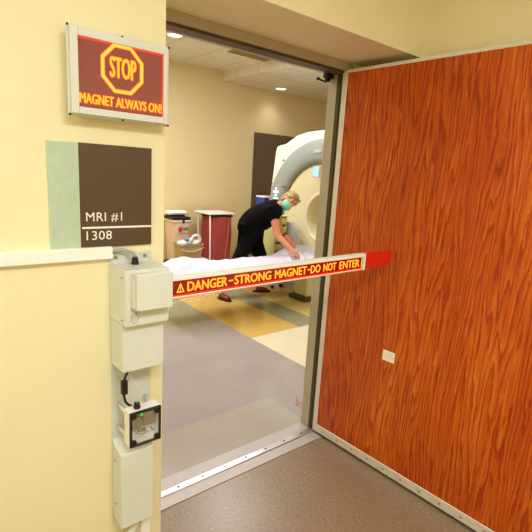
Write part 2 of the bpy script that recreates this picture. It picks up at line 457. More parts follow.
# wood door, swung out into the hall
TH = 1.5224
LD = V((math.cos(TH), -math.sin(TH), 0)); LN = V((-math.sin(TH), -math.cos(TH), 0))   # along the leaf, out of the visible face
LEN = 1.25
def leafmat(u, n, z): return V((0.002, 0.0, 0)) + LD*u + LN*n + V((0, 0, z))
LM = Matrix(((LD.x, -LN.x, 0, .002), (LD.y, -LN.y, 0, 0), (0, 0, 1, 0), (0, 0, 0, 1)))    # local x along the leaf, local y away from the visible face
bm = NB(); box(bm, 0, LEN, 0, .045, .022, H-.012)
door = obj('door_1', bm, 'wood'); tag(door, 'orange oak veneer door standing open at the right of the doorway', 'door', kind='structure')
door.data.transform(Matrix.Translation(door.location)); door.matrix_world = LM
def dpart(name, bm, m, parent=None):
    me = bpy.data.meshes.new(name); bmesh.ops.recalc_face_normals(bm, faces=bm.faces[:]); bm.to_mesh(me); bm.free(); me.materials.append(M[m])
    o = bpy.data.objects.new(name, me); COL.objects.link(o); o.parent = parent or door; return o
bm = NB(); box(bm, -.02, .012, -.004, .049, .015, H, .001, 1); dpart('hinge_edge_trim', bm, 'alu')
bm = NB(); box(bm, .012, LEN, -.003, .048, H-.012, H+.004, .001, 1); dpart('top_edge_trim', bm, 'alu')
bm = NB(); box(bm, .012, LEN, -.005, .05, .017, .066, .002, 1); kick = dpart('kick_strip', bm, 'alu')
bm = NB(); cyl(bm, (.07, -.0075, .042), (.07, -.004, .042), .0055, seg=10); s = dpart('screw', bm, 'screw', kick)
for k in range(1, 11):
    c = s.copy(); COL.objects.link(c); c.parent = kick; c.location = (k*.108, 0, 0)
bm = NB(); box(bm, .415, .485, -.0012, 0, 0, .07)
for v in bm.verts: v.co.z = .648+v.co.z*.8
st = obj('paper_square', NB() if False else bm, 'stickeredge'); st.data.transform(Matrix.Translation(st.location)); st.location = (0, 0, 0)
st.matrix_world = LM
tag(st, 'small white paper square stuck on the orange wood door', 'sticker')
bm = NB(); box(bm, .422, .478, -.0016, -.0012, .655, .697); dpart('printed_field', bm, 'sticker', st)

# latch device under the frame head
t = thing('door_latch', (-.05, .17, H-.03), 'small black latch arm under the frame head above the jamb', 'door latch')
bm = NB(); box(bm, -.058, -.001, .085, .115, H-.032, H-.006, .003); box(bm, -.05, -.02, .09, .11, H-.05, H-.03, .004); obj('latch_body', bm, 'black', t)
bm = NB(); tube(bm, [(-.04, .1, H-.045), (-.05, .1, H-.052), (-.08, .1, H-.05), (-.105, .1, H-.046)], .005, 8); ball(bm, (-.108, .1, H-.046), .009, seg=12); obj('latch_arm', bm, 'black', t)

# threshold
t = thing('threshold', (-W/2, .03, 0), 'bright metal threshold strip screwed across the doorway floor', 'threshold')
bm = NB(); box(bm, -W-.02, .0, -.06, .02, 0, .004, .001, 1); obj('front_plate', bm, 'platemetal', t)
bm = NB(); box(bm, -W, 0, .045, .135, 0, .005, .001, 1); obj('rear_plate', bm, 'platemetal', t)
bm = NB(); prism(bm, [(-W, .005, 0), (-W, .012, .010), (-W, .044, .012), (-W, .052, 0)], (W, 0, 0)); obj('raised_strip', bm, 'polished', t)
bm = NB(); cyl(bm, (-1.07, .03, .011), (-1.07, .03, .0135), .0055, seg=10); s = obj('screw', bm, 'darkscrew', t)
repeat(s, [(k*.14, 0, 0) for k in range(1, 8)])

# ------------------------------------------------------------------ lit STOP sign
t = thing('warning_sign', (-1.35, -D, 1.70), 'lit red STOP magnet always on sign box in a grey white frame', 'sign')
bm = NB(); box(bm, -1.49, -1.235, -D-.04, -D, 1.712, 1.918, .004); obj('back_box', bm, 'enamel2', t)
yf = -.385
bm = NB(); box(bm, -1.51, -1.2145, yf, -.375, 1.700, 1.9315, .003); obj('flange', bm, 'signframe', t)
bm = NB()
o_ = (-1.505, -1.223, 1.706, 1.925); i_ = (-1.484, -1.237, 1.725, 1.9045)
for x0, x1, z0, z1 in ((o_[0], i_[0], o_[2], o_[3]), (i_[1], o_[1], o_[2], o_[3]), (i_[0], i_[1], o_[2], i_[2]), (i_[0], i_[1], i_[3], o_[3])):
    box(bm, x0, x1, yf-.012, yf, z0, z1, .002)
obj('raised_frame', bm, 'signframe', t)
bm = NB(); box(bm, i_[0], i_[1], yf-.006, yf, i_[2], i_[3]); pn = obj('light_panel', bm, 'signpanel', t)
bm = NB(); yy = yf-.0065
box(bm, i_[0], i_[1], yy, yf-.006, i_[3]-.004, i_[3]); box(bm, i_[1]-.003, i_[1], yy, yf-.006, i_[2], i_[3]-.004)
obj('lit_edge', bm, 'glowred', pn)
def octagon(cx, cz, rx, rz, w, y, mat_name, name):
    bm = NB(); a = []; b = []
    for k in range(8):
        an = PI/8+k*PI/4; c, s_ = math.cos(an)/math.cos(PI/8), math.sin(an)/math.cos(PI/8)
        a.append((cx+rx*c, cz+rz*s_)); b.append((cx+(rx-w)*c, cz+(rz-w)*s_))
    for k in range(8):
        q = (k+1) % 8
        prism(bm, [(a[k][0], y, a[k][1]), (a[q][0], y, a[q][1]), (b[q][0], y, b[q][1]), (b[k][0], y, b[k][1])], (0, -.0006, 0))
    obj(name, bm, mat_name, pn)
OX, OZ = -1.3615, 1.8405
octagon(OX, OZ, .063, .067, .0135, yf-.006, 'glowhalo', 'octagon_glow')
octagon(OX, OZ, .061, .065, .009, yf-.0068, 'glowyellow', 'octagon_outline')
for body, x0, x1, z0, z1, g in (('STOP', -1.3985, -1.321, 1.8155, 1.871, .05), ('MAGNET ALWAYS ON!', -1.4825, -1.2405, 1.7365, 1.7625, .03)):
    e = .0018
    obj('letter_glow', text_bm(body, x0-e, x1+e, z0-e, z1+e, yf-.006, .0005, g+.045, 1.0), 'glowhalo', pn)
    obj('lettering', text_bm(body, x0, x1, z0, z1, yf-.0068, .0005, g, 1.0), 'glowyellow', pn)
bm = NB(); cyl(bm, (-1.3600, yf-.003, 1.9285), (-1.3600, yf+.001, 1.9285), .003, seg=10); s = obj('screw', bm, 'darkscrew', t)
repeat(s, [(.1435, 0, 0.0), (0, 0, -.2255), (.1435, 0, -.2255), (-.147, 0, 0), (-.147, 0, -.2255)])

# ------------------------------------------------------------------ room plaque
t = thing('room_plaque', (-1.38, -D, 1.324), 'dark brown room plaque reading MRI #1 and 1308 on the yellow wall', 'sign')
bm = NB(); box(bm, -1.476, -1.2525, -D-.009, -D, 1.324, 1.6315, .001, 1); obj('brown_panel', bm, 'plaque', t)
bm = NB(); box(bm, -1.56, -1.476, -D-.008, -D, 1.322, 1.630, .001, 1)
for k in range(14): box(bm, -1.558+k*.0058, -1.5555+k*.0058, -D-.0095, -D-.008, 1.323, 1.629)
obj('green_insert', bm, 'plaquegreen', t)
yy = -D-.009
bm = NB(); box(bm, -1.472, -1.2535, yy-.0008, yy, 1.3815, 1.3875); obj('white_rule', bm, 'letterwhite', t)
obj('room_name', text_bm('MRI #1', -1.460, -1.3505, 1.401, 1.4305, yy, .0006, 0, 1.05), 'letterwhite', t)
obj('room_number', text_bm('1308', -1.460, -1.3835, 1.347, 1.3745, yy, .0006, 0, 1.05), 'letterwhite', t)
bm = NB()
for cx, dots in ((-1.458, ((0, 0), (1, 1))), (-1.447, ((0, 0),)), (-1.440, ((0, 0), (1, 0))), (-1.431, ((0, 0), (0, 1)))):
    for a, b in dots: ball(bm, (cx+a*.003, yy, 1.334+b*.003), .0009, seg=8)
obj('braille', bm, 'plaque', t)

# white raceway and grey cable
bm = NB(); box(bm, -2.9, -1.386, -D-.022, -D, 1.287, 1.325, .002)
tag(obj('cable_raceway', bm, 'whiteplastic'), 'white cable raceway running left below the brown plaque', 'raceway')
bm = NB(); tube(bm, [(-1.39, -.352, 1.308), (-1.375, -.357, 1.312), (-1.353, -.366, 1.313), (-1.333, -.374, 1.307), (-1.324, -.378, 1.297), (-1.322, -.38, 1.288)], .0055, 12)
tag(obj('conduit_cable', bm, 'greycable'), 'grey cable arching from the white raceway into the barrier housing', 'cable')

# ------------------------------------------------------------------ barrier housing on the wall
t = thing('motor_housing', (-1.32, -D, .90), 'cream metal barrier motor housing on the wall under the brown plaque', 'barrier housing')
bm = NB(); rbox(bm, -1.3215, .83, .139, 1.005-.06, .006, -D-.004, -D)
tag(obj('mounting_plate', bm, 'enamel2'), 'long flat cream plate on the wall behind the barrier boxes', 'mounting plate')
bm = NB(); rbox(bm, -1.3165, 1.27, .131, .058, .006, -D-.008, -D-.004); obj('mounting_tab', bm, 'enamel2', t)
bm = NB(); taper(bm, -1.392, -1.385, -1.243, -.462, 1.091, 1.268, .0025); up = obj('upper_cover', bm, 'enamel', t)
bm = NB(); taper(bm, -1.390, -1.384, -1.2465, -.434, .929, 1.091, .0025); lowc = obj('lower_cover', bm, 'enamel', t)
bm = NB(); box(bm, -1.365, -1.249, -.501, -.477, 1.149, 1.2625, .003); cap = obj('cap_plate', bm, 'enamel', t)
bm = NB(); box(bm, -1.362, -1.249, -.477, -.462, 1.153, 1.259, .002); obj('cap_body', bm, 'enamel2', cap)
bm = NB(); box(bm, -1.3705, -1.365, -.484, -.462, 1.155, 1.258); obj('hinge_strip', bm, 'alu', cap)
bm = NB(); cyl(bm, (-1.362, -.503, 1.150), (-1.362, -.495, 1.150), .0035, seg=12); cyl(bm, (-1.365, -.49, 1.137), (-1.362, -.49, 1.155), .002, seg=8); obj('pin', bm, 'screw', cap)
ring = [(-1.3655+.0145*math.sin(2*PI*k/20)*(.8), -.482, 1.125+.018*math.cos(2*PI*k/20)) for k in range(21)]
bm = NB(); tube(bm, ring, .0008, 6, 0); obj('pin_ring', bm, 'screw', cap)
bm = NB(); cyl(bm, (-1.372, -D-.012, 1.288), (-1.372, -D-.008, 1.288), .0062, seg=6); cyl(bm, (-1.372, -D-.016, 1.288), (-1.372, -D-.012, 1.288), .003, seg=10)
s = obj('bolt', bm, 'screw', t); repeat(s, [(.097, 0, .0)])
bm = NB(); cyl(bm, (-1.389, -.437, 1.242), (-1.385, -.437, 1.242), .003, seg=10); s = obj('screw', bm, 'screw', t); repeat(s, [(0, 0, -.135)])
bm = NB()
cyl(bm, (-1.322, -.38, 1.266), (-1.322, -.38, 1.274), .0125, seg=6); cyl(bm, (-1.322, -.38, 1.274), (-1.322, -.38, 1.283), .0105, seg=16); cyl(bm, (-1.322, -.38, 1.283), (-1.322, -.38, 1.293), .0105, .007, seg=16)
obj('cable_gland', bm, 'black', t)
bm = NB(); box(bm, -1.352, -1.318, -.41, -.375, .917, .93, .003); obj('black_grommet', bm, 'black', t)

# arm
ARM0 = V((-1.249, -.45, 1.1935)); aa = math.atan2(.0105, .99)
AM = Matrix.Translation(ARM0) @ Matrix.Rotation(-aa, 4, 'Y')
t = bpy.data.objects.new('barrier_gate', None); t.empty_display_size = .05; COL.objects.link(t); t.location = ARM0
tag(t, 'white barrier gate bar with lit DANGER STRONG MAGNET lettering across the doorway', 'barrier')
def apart(name, bm, m, parent=t): return obj(name, bm, m, parent, M4=AM)
bm = NB(); box(bm, .0, .999, 0.004, .026, -.040, .0385, .004); rail = apart('rail', bm, 'enamel')
bm = NB(); box(bm, .99, .999, .0, .0035, -.040, .0385, .001, 1)
box(bm, .02, .99, 0.0, .004, .0225, .0345, .001, 1); box(bm, .02, .99, 0, .004, -.036, -.0305, .001, 1); apart('face_border', bm, 'whiteplastic', rail)
bm = NB(); box(bm, .02, .978, .001, .004, -.0305, .0225); pn = apart('light_panel', bm, 'armpanel')
bm = NB(); box(bm, .02, .978, .0004, .001, -.0305, -.0245); apart('lit_edge', bm, 'glowred', pn)
bm = NB(); box(bm, .969, .975, .0004, .001, -.0245, .02); apart('lit_end', bm, 'glowyellow', pn)
WORDS = (('DANGER', .0785, .2368), ('STRONG', .2681, .4374), ('MAGNET', .4568, .626), ('DO', .6482, .7044), ('NOT', .7229, .8015), ('ENTER', .822, .9562))
DASH = ((.2435, .2625), (.6305, .6445))
for w_, u0, u1 in WORDS:
    obj('letter_glow', text_bm(w_, u0-.0015, u1+.0015, -.0195, .0165, .001, .0003, .065, 1.0), 'glowhalo', pn, M4=AM)
    obj('lettering', text_bm(w_, u0, u1, -.018, .015, .0006, .0003, .028, 1.0), 'glowyellow', pn, M4=AM)
for u0, u1 in DASH:
    bm = NB(); box(bm, u0-.0015, u1+.0015, .0007, .001, -.0045, .0025); obj('letter_glow', bm, 'glowhalo', pn, M4=AM)
    bm = NB(); box(bm, u0, u1, .0003, .0006, -.003, .001); obj('lettering', bm, 'glowyellow', pn, M4=AM)
bm = NB()
tri = [(.038, -.018), (.068, -.018), (.053, .0155)]
cx = sum(p[0] for p in tri)/3; cz = sum(p[1] for p in tri)/3
inn = [(cx+(p[0]-cx)*.62, cz+(p[1]-cz)*.62) for p in tri]
for k in range(3):
    q = (k+1) % 3
    prism(bm, [(tri[k][0], .0006, tri[k][1]), (tri[q][0], .0006, tri[q][1]), (inn[q][0], .0006, inn[q][1]), (inn[k][0], .0006, inn[k][1])], (0, -.0004, 0))
box(bm, .0515, .0545, .0002, .0006, -.0095, .003); box(bm, .0515, .0545, .0002, .0006, -.0135, -.011)
apart('warning_triangle', bm, 'glowyellow', pn)
bm = NB(); rbox(bm, 1.096, .002, .217, .076, .010, .008, .018); apart('red_paddle', bm, 'redtip')

# ------------------------------------------------------------------ clear-lidded junction box
t = thing('junction_box', (-1.32, -D, .64), 'small clear lidded junction box on posts beneath the barrier housing', 'junction box')
X0, X1, Z0, Z1, Y0, Y1 = -1.371, -1.263, .668, .792, -.452, -.405
bm = NB()
for x0, x1, z0, z1 in ((X0, X0+.006, Z0, Z1), (X1-.006, X1, Z0, Z1), (X0+.006, X1-.006, Z0, Z0+.006), (X0+.006, X1-.006, Z1-.006, Z1)):
    box(bm, x0, x1, Y0+.006, Y1, z0, z1, .001, 1)
box(bm, X0+.006, X1-.006, Y1-.005, Y1, Z0+.006, Z1-.006)
obj('case', bm, 'whiteplastic', t)
bm = NB()
for x0, x1, z0, z1 in ((X0, X0+.007, Z0, Z1), (X1-.007, X1, Z0, Z1), (X0+.007, X1-.007, Z0, Z0+.007), (X0+.007, X1-.007, Z1-.007, Z1)):
    box(bm, x0, x1, Y0-.004, Y0+.006, z0, z1, .0015, 1)
for x in (X0+.014, X1-.014):
    for z in (Z0+.014, Z1-.014): cyl(bm, (x, Y0-.003, z), (x, Y0+.006, z), .0095, seg=14)
lid = obj('lid_frame', bm, 'black', t)
bm = NB(); box(bm, X0+.007, X1-.007, Y0-.002, Y0+.001, Z0+.007, Z1-.007); obj('clear_cover', bm, 'smoke', lid)
bm = NB(); box(bm, X0+.052, X1-.012, Y0+.012, Y1-.005, .722, .778, .008); box(bm, X0+.056, X1-.03, Y0+.010, Y0+.012, .755, .758); me = obj('relay', bm, 'mech', t)
bm = NB(); cyl(bm, (X0+.03, Y0+.018, .738), (X0+.03, Y1-.005, .738), .022, seg=20); cyl(bm, (X0+.036, Y0+.016, .715), (X0+.06, Y0+.022, .705), .006, seg=12); obj('rotary_part', bm, 'mech', t)
bm = NB(); tube(bm, [(X0+.015, Y0+.015, .76), (X0+.02, Y0+.01, .72), (X0+.045, Y0+.012, .698), (X0+.07, Y0+.014, .704)], .0025, 8); cyl(bm, (X1-.03, Y0+.014, .712), (X1-.018, Y0+.02, .697), .004, seg=10); obj('inner_wire', bm, 'greycable', t)
bm = NB(); box(bm, X0+.041, X0+.049, Y0+.008, Y0+.012, .768, .779); obj('indicator_light', bm, 'greenled', t)
bm = NB(); cyl(bm, (X0+.002, Y1-.002, Z0+.026), (X0+.002, -D-.0045, Z0+.026), .0055, seg=12); s = obj('standoff', bm, 'enamel2', t)
repeat(s, [(.096, 0, 0), (0, 0, .085), (.096, 0, .085)])
bm = NB(); cyl(bm, (-1.337, -.428, Z1), (-1.337, -.428, Z1+.008), .0115, seg=6); cyl(bm, (-1.337, -.428, Z1+.008), (-1.337, -.428, Z1+.02), .0105, .0085, seg=16); obj('cable_gland', bm, 'black', t)
bm = NB(); tube(bm, [(-1.350, -.39, .926), (-1.352, -.40, .908), (-1.346, -.405, .895), (-1.336, -.42, .868), (-1.334, -.428, .84), (-1.337, -.428, .808)], .0022, 8)
tag(obj('thin_wire', bm, 'thinwire'), 'thin pale wire from the barrier housing down to the junction box', 'wire')
t = thing('power_cord', (-1.36, -.385, .79), 'black cord with a thick inline plug above the clear junction box', 'cord')
bm = NB(); tube(bm, [(-1.352, -.393, .927), (-1.356, -.396, .912), (-1.366, -.398, .89), (-1.368, -.398, .86), (-1.368, -.398, .83), (-1.364, -.398, .81), (-1.355, -.4, .797), (-1.345, -.402, .79)], .0042, 8); obj('cord', bm, 'black', t)
bm = NB(); box(bm, -1.378, -1.358, -.408, -.389, .838, .886, .003); obj('inline_plug', bm, 'black', t)

# lower long cover
t = thing('wiring_cover', (-1.33, -D, .35), 'long narrow cream wiring cover low on the wall, lowest of the boxes', 'wiring cover')
bm = NB()
prism(bm, [(-1.391, -D-.0045, .346), (-1.391, -.426, .346), (-1.391, -.426, .630), (-1.391, -D-.0045, .655)], (.115, 0, 0))
bmesh.ops.recalc_face_normals(bm, faces=bm.faces[:]); bmesh.ops.bevel(bm, geom=bm.edges[:], offset=.003, segments=2, affect='EDGES')
obj('cover', bm, 'enamel', t)
bm = NB(); cyl(bm, (-1.3945, -.372, .585), (-1.390, -.372, .585), .0042, seg=10); s = obj('screw', bm, 'screw', t); repeat(s, [(0, 0, -.17)])
t = thing('wall_conduit', (-1.27, -D, .2), 'white conduit elbow with black wires below the long wiring cover', 'conduit')
bm = NB(); box(bm, -1.3, -1.264, -.375, -D, 0.0, .318, .002); box(bm, -1.296, -1.268, -.371, -.343, .318, .3185); obj('raceway', bm, 'whiteplastic', t)
bm = NB(); tube(bm, [(-1.4, -.365, .25), (-1.35, -.37, .262), (-1.325, -.372, .285), (-1.315, -.372, .33), (-1.315, -.372, .352)], .012, 14); obj('elbow', bm, 'enamel', t)
bm = NB(); tube(bm, [(-1.288, -.36, .31), (-1.287, -.362, .33), (-1.288, -.365, .353)], .004, 8); tube(bm, [(-1.278, -.36, .31), (-1.279, -.362, .33), (-1.281, -.365, .353)], .003, 8); obj('wires', bm, 'black', t)

# ------------------------------------------------------------------ scanner
YT = 2.28
YC, ZC = 2.39, 1.03
t = thing('scanner', (3.1, YC, 0), 'large white scanner with a blue grey ring round its bore', 'scanner')
half = [(1.13, 0), (1.13, .5), (1.115, .96), (1.0, 1.90), (.98, 1.965), (.90, 1.985), (.80, 1.995), (.70, 2.045), (.55, 2.112), (.38, 2.145), (.15, 2.158)]
poly = [(dy, z-ZC) for dy, z in half] + [(-dy, z-ZC) for dy, z in half[::-1]]
def hit(a):
    d = (math.cos(a), math.sin(a)); best = 9
    n = len(poly)
    for i in range(n):
        p, q = poly[i], poly[(i+1) % n]; e = (q[0]-p[0], q[1]-p[1])
        den = d[0]*e[1]-d[1]*e[0]
        if abs(den) < 1e-9: continue
        tt = (p[0]*e[1]-p[1]*e[0])/den; ss = (p[0]*d[1]-p[1]*d[0])/den
        if tt > 0 and -1e-6 <= ss <= 1+1e-6: best = min(best, tt)
    return best
NA = 240
bm = NB(); rows = []
for x, kind in ((2.36, ('c', .9)), (2.345, ('o', .0, -.03)), (2.36, ('o', 0, -.012)), (2.40, ('o', 0, 0)), (3.75, ('o', 0, 0)), (3.85, ('o', 0, -.06)), (3.86, ('c', .3))):
    rr = []
    for k in range(NA):
        a = 2*PI*k/NA
        r_ = kind[1] if kind[0] == 'c' else hit(a)+kind[2]
        z_ = max(ZC+r_*math.sin(a), 0.0)
        rr.append(bm.verts.new((x, YC+r_*math.cos(a), z_)))
    rows.append(rr)
for a, b in zip(rows, rows[1:]):
    for k in range(NA): bm.faces.new([a[k], a[(k+1) % NA], b[(k+1) % NA], b[k]])
obj('housing', bm, 'gantry', t)
bm = NB(); lathe_x(bm, [(2.36, 1.01), (2.30, 1.008), (2.272, .995), (2.26, .96), (2.258, .86), (2.268, .78), (2.29, .735), (2.31, .722), (2.36, .72)], YC, ZC); rg = obj('face_ring', bm, 'ring', t)
bm = NB(); lathe_x(bm, [(2.34, .725), (2.33, .70), (2.345, .64), (2.36, .5), (2.39, .37), (2.40, .335), (2.395, .325), (2.40, .315), (2.43, .305), (2.5, .3), (3.86, .3)], YC, ZC); dish = obj('bore_funnel', bm, 'dish', t)
bm = NB(); lathe_x(bm, [(2.329, .706), (2.326, .700), (2.329, .694)], YC, ZC); obj('funnel_line', bm, 'navy', dish)
a0, a1 = V((2.27, YC+.925, ZC+.40)), V((2.27, YC+.635, ZC+.365))
bm = NB(); cyl(bm, a0, a1, .006, seg=8); obj('ring_seam', bm, 'navy', rg)
bm = NB()
for dy, dz, w, h in ((.82, .335, .03, .03), (.82, .29, .10, .03), (.82, .245, .03, .03), (.82, .20, .09, .02)):
    box(bm, 2.248, 2.262, YC+dy-w/2, YC+dy+w/2, ZC+dz-h/2, ZC+dz+h/2, .004)
obj('control_buttons', bm, 'ledblue', rg)
bm = NB(); box(bm, 2.255, 2.26, YC+.90, YC+.93, ZC+.35, ZC+.365); obj('stop_button', bm, 'redtip', rg)
bm = NB(); ball(bm, (2.257, YC+.70, ZC+.73), .013, seg=10); obj('marker_dot', bm, 'navy', rg)
bm = NB(); box(bm, 2.25, 2.275, YC-.02, YC+.095, ZC+.525, ZC+.665, .005); ds = obj('display', bm, 'coilgrey', t)
bm = NB(); box(bm, 2.247, 2.25, YC-.005, YC+.08, ZC+.54, ZC+.65); obj('display_screen', bm, 'screen', ds)
bm = NB(); box(bm, 2.25, 2.262, YC-.02, YC+.10, ZC+.835, ZC+.875, .002); obj('badge', bm, 'coilgrey', rg)
bm = NB(); prism(bm, [(2.215, 2.95, 0), (2.215, 2.95, .93), (2.215, 2.77, .93), (2.215, 2.67, .84), (2.215, 2.60, .72), (2.215, 2.60, 0)], (.05, 0, 0)); obj('lower_shroud', bm, 'coilgrey', t)

# patient table
YC = YT
t = thing('patient_table', (1.2, YC, 0), 'low cream patient table under the white sheet before the scanner', 'patient table')
bm = NB(); prism(bm, [(.10, 2.05, .40), (.10, 2.13, .33), (.10, 2.43, .33), (.10, 2.51, .40), (.10, 2.51, .50), (.10, 2.05, .50)], (2.15, 0, 0)); obj('table_shell', bm, 'tablecream', t)
bm = NB(); box(bm, .08, 2.255, 2.045, 2.515, .50, .525, .008); obj('table_top', bm, 'tablecream', t)
bm = NB(); box(bm, 1.98, 2.21, 2.15, 2.42, .06, .33, .02); obj('pedestal', bm, 'tablecream', t)
bm = NB(); box(bm, 1.93, 2.21, 2.13, 2.44, 0, .06, .01); obj('base', bm, 'tabledark', t)
bm = NB(); box(bm, 1.85, 2.25, 2.06, 2.50, .525, .575, .012); obj('head_rest', bm, 'tablecream', t)

# sheet draped over it
FOLDS = [(1.62, 2.06, 1.80, 2.42, .035, .03), (1.78, 2.05, 1.95, 2.40, .04, .03), (1.95, 2.06, 2.0, 2.36, .035, .028), (2.25, 2.15, 1.98, 2.35, .03, .03),
         (.12, 2.10, .50, 2.36, .03, .03), (.30, 2.05, .62, 2.30, .028, .03), (.60, 2.08, .95, 2.28, .02, .03), (1.0, 2.35, 1.45, 2.12, .016, .035)]
def sheet_h(x, y):
    b = .585 if x > 1.82 else .545
    if 1.72 < x <= 1.82: b = .545+.04*(x-1.72)/.10
    g = lambda cx, cy, sx, sy, h: h*math.exp(-((x-cx)/sx)**2-((y-cy)/sy)**2)
    b += g(.34, 2.42, .17, .16, .085)+g(.58, 2.40, .16, .12, .055)+g(.15, 2.2, .1, .15, .04)
    b += g(1.74, 2.36, .12, .12, .05)+g(1.93, 2.46, .13, .10, .09)+g(2.16, 2.44, .20, .16, .075)+g(1.25, 2.40, .3, .1, .012)
    n = noise.noise(V((x*4, y*5, 2))); n2 = noise.noise(V((x*8+y*5, y*8-x*3, 5)))
    n3 = 1-abs(noise.noise(V((x*6+y*9, y*5, 9))))*2
    for ax, ay, bx, by, h, w in FOLDS:
        ex, ey = bx-ax, by-ay; L2 = ex*ex+ey*ey
        t = max(0, min(1, ((x-ax)*ex+(y-ay)*ey)/L2)); dd = math.hypot(x-ax-t*ex, y-ay-t*ey)+.02*noise.noise(V((x*9, y*9, 1)))
        b += h*math.exp(-(dd/w)**2)*math.sin(PI*min(1, t*.8+.2))
    return b+.016*abs(n)+.010*abs(n2)+.018*max(0, n3-.5)
bm = NB(); NX, NY = 170, 70; vs = {}
for i in range(NX+1):
    for j in range(NY+1):
        x = .07+2.21*i/NX
        s = -.62+1.24*j/NY*1.0          # arc length across
        hw = .245
        drop = max(0, abs(s)-hw)
        y = YC+max(-hw, min(hw, s))+(math.copysign(.012+.012*noise.noise(V((x*7, s, 1)))+.03*min(1, drop*5)*(.3+.5*noise.noise(V((x*5, 0, s)))), s) if drop > 0 else 0)
        z = sheet_h(x, max(2.05, min(2.51, y)))
        if drop > 0: z = z-drop*(.30+.04*noise.noise(V((x*2.2, s*.3, 4))))
        vs[i, j] = bm.verts.new((x, y, z))
for i in range(NX):
    for j in range(NY):
        f = bm.faces.new([vs[i, j], vs[i+1, j], vs[i+1, j+1], vs[i, j+1]]); f.smooth = True
def solid(o):
    s = o.modifiers.new('s', 'SOLIDIFY'); s.thickness = .003; s.offset = 1
bm = evaluated_bm(bm, solid)
tag(obj('bed_sheet', bm, 'cloth'), 'rumpled white sheet draped over the patient table', 'sheet')

# ------------------------------------------------------------------ person
FOOT_R, FOOT_L = V((1.10, 2.76, .09)), V((1.72, 2.82, .09))
KNEE_R, KNEE_L = V((1.345, 2.78, .47)), V((1.74, 2.80, .46))
HIP_R, HIP_L = V((1.505, 2.77, .81)), V((1.62, 2.92, .81))
PEL = V((1.55, 2.85, .87)); WAI = V((1.605, 2.765, 1.0)); CHE = V((1.675, 2.65, 1.115)); NECKB = V((1.765, 2.54, 1.195))
SH_R, SH_L = V((1.605, 2.47, 1.14)), V((1.83, 2.66, 1.15))
EL_R, EL_L = V((1.635, 2.39, .835)), V((1.835, 2.60, .875))
WR_R, WR_L = V((1.72, 2.22, .685)), V((1.87, 2.48, .79))
HC_ = V((1.845, 2.452, 1.255))
UPV = (R0*.8+R2*.5).normalized(); FV = (R0*.35-R2*.55-R1*.6); FV = (FV-UPV*FV.dot(UPV)).normalized(); SV = UPV.cross(FV)   # head axes; SV is her left
pts = [PEL, WAI, CHE, NECKB, HC_-UPV*.05-FV*.02, SH_R, EL_R, WR_R, SH_L, EL_L, WR_L, HIP_R, KNEE_R, FOOT_R, HIP_L, KNEE_L, FOOT_L]
eds = [(0, 1), (1, 2), (2, 3), (3, 4), (2, 5), (5, 6), (6, 7), (2, 8), (8, 9), (9, 10), (0, 11), (11, 12), (12, 13), (0, 14), (14, 15), (15, 16)]
rad = [.13, .115, .12, .055, .05, .062, .046, .034, .062, .046, .034, .088, .056, .042, .088, .056, .042]
body = skin_bm(pts, eds, rad, 0, 2)
def headmat(): return Matrix((( SV.x, FV.x, UPV.x, HC_.x), (SV.y, FV.y, UPV.y, HC_.y), (SV.z, FV.z, UPV.z, HC_.z), (0, 0, 0, 1)))
HM = headmat()
# head in its own axes: x to her left, y forward, z up
t_ = NB(); ball(t_, (0, 0, 0), .1, (.76, .95, 1.12), 32)
for v in t_.verts:
    if v.co.z < -.01:
        k = min(1, (-v.co.z-.01)/.1); v.co.x *= 1-.35*k; v.co.y = v.co.y*(1-.22*k)+.018*k
ball(t_, (0, .092, -.022), .016, (.8, 1.2, 1.5), 12)               # nose
ball(t_, (0, .082, -.062), .018, (1.3, .7, .6), 12)                # lips
ball(t_, (0, .078, -.095), .022, (1.1, .8, .8), 12)                # chin
for sx in (-1, 1):
    ball(t_, (sx*.076, -.008, -.01), .026, (.35, .75, 1.2), 12)    # ears
    ball(t_, (sx*.032, .078, .022), .02, (1.3, .7, .6), 12)        # brow
merge(body, t_, 0, HM)
# hands
def hand(wr, el, palm_n, side):
    d = (wr-el).normalized(); d = (d+V((.25, .05, 0.15))*.6).normalized()
    n = (palm_n-d*palm_n.dot(d)).normalized(); s = d.cross(n)*side      # s points to the thumb side
    pc = wr+d*.05
    h = NB()
    b_ = chain_skin([wr-(wr-el).normalized()*.07, wr-(wr-el).normalized()*.01, wr+d*.04, wr+d*.085], [.040, .037, (.043, .026), (.046, .021)], 2); merge(h, b_)
    ball(h, pc+d*.01, .04, (1, 1, .5) if abs(n.z) > .7 else (1, .6, .8), 14)
    for k, (off, ln) in enumerate(((.034, .072), (.0115, .080), (-.0115, .074), (-.034, .058))):
        p0 = wr+d*.07+s*off*.8; p1 = wr+d*.09+s*off
        p2 = p1+d*ln*.42+n*.006+s*off*.45; p3 = p2+d*ln*.33+n*.012+s*off*.2; p4 = p3+d*ln*.2+n*.016
        merge(h, chain_skin([p0, p1, p2, p3, p4], [.0125, .0115, .0105, .0098, .0085], 1))
    q0 = wr+d*.025+s*.02; q1 = wr+d*.045+s*.042+n*.008; q2 = q1+d*.032+s*.016+n*.01; q3 = q2+d*.024+n*.008
    merge(h, chain_skin([q0, q1, q2, q3], [.017, .0145, .0125, .010], 1))
    return h
merge(body, hand(WR_R, EL_R, V((0, 0, -1)), 1)); merge(body, hand(WR_L, EL_L, V((0, 0, -1)), -1))
def rem(o):
    r_ = o.modifiers.new('r', 'REMESH'); r_.mode = 'VOXEL'; r_.voxel_size = .0042; r_.use_smooth_shade = True
    s_ = o.modifiers.new('s', 'SMOOTH'); s_.factor = .5; s_.iterations = 2
body = evaluated_bm(body, rem)
for f in body.faces: f.smooth = True
person = obj('person', body, 'skin')
tag(person, 'person in black scrubs and mint face mask bending over the white sheet', 'person')
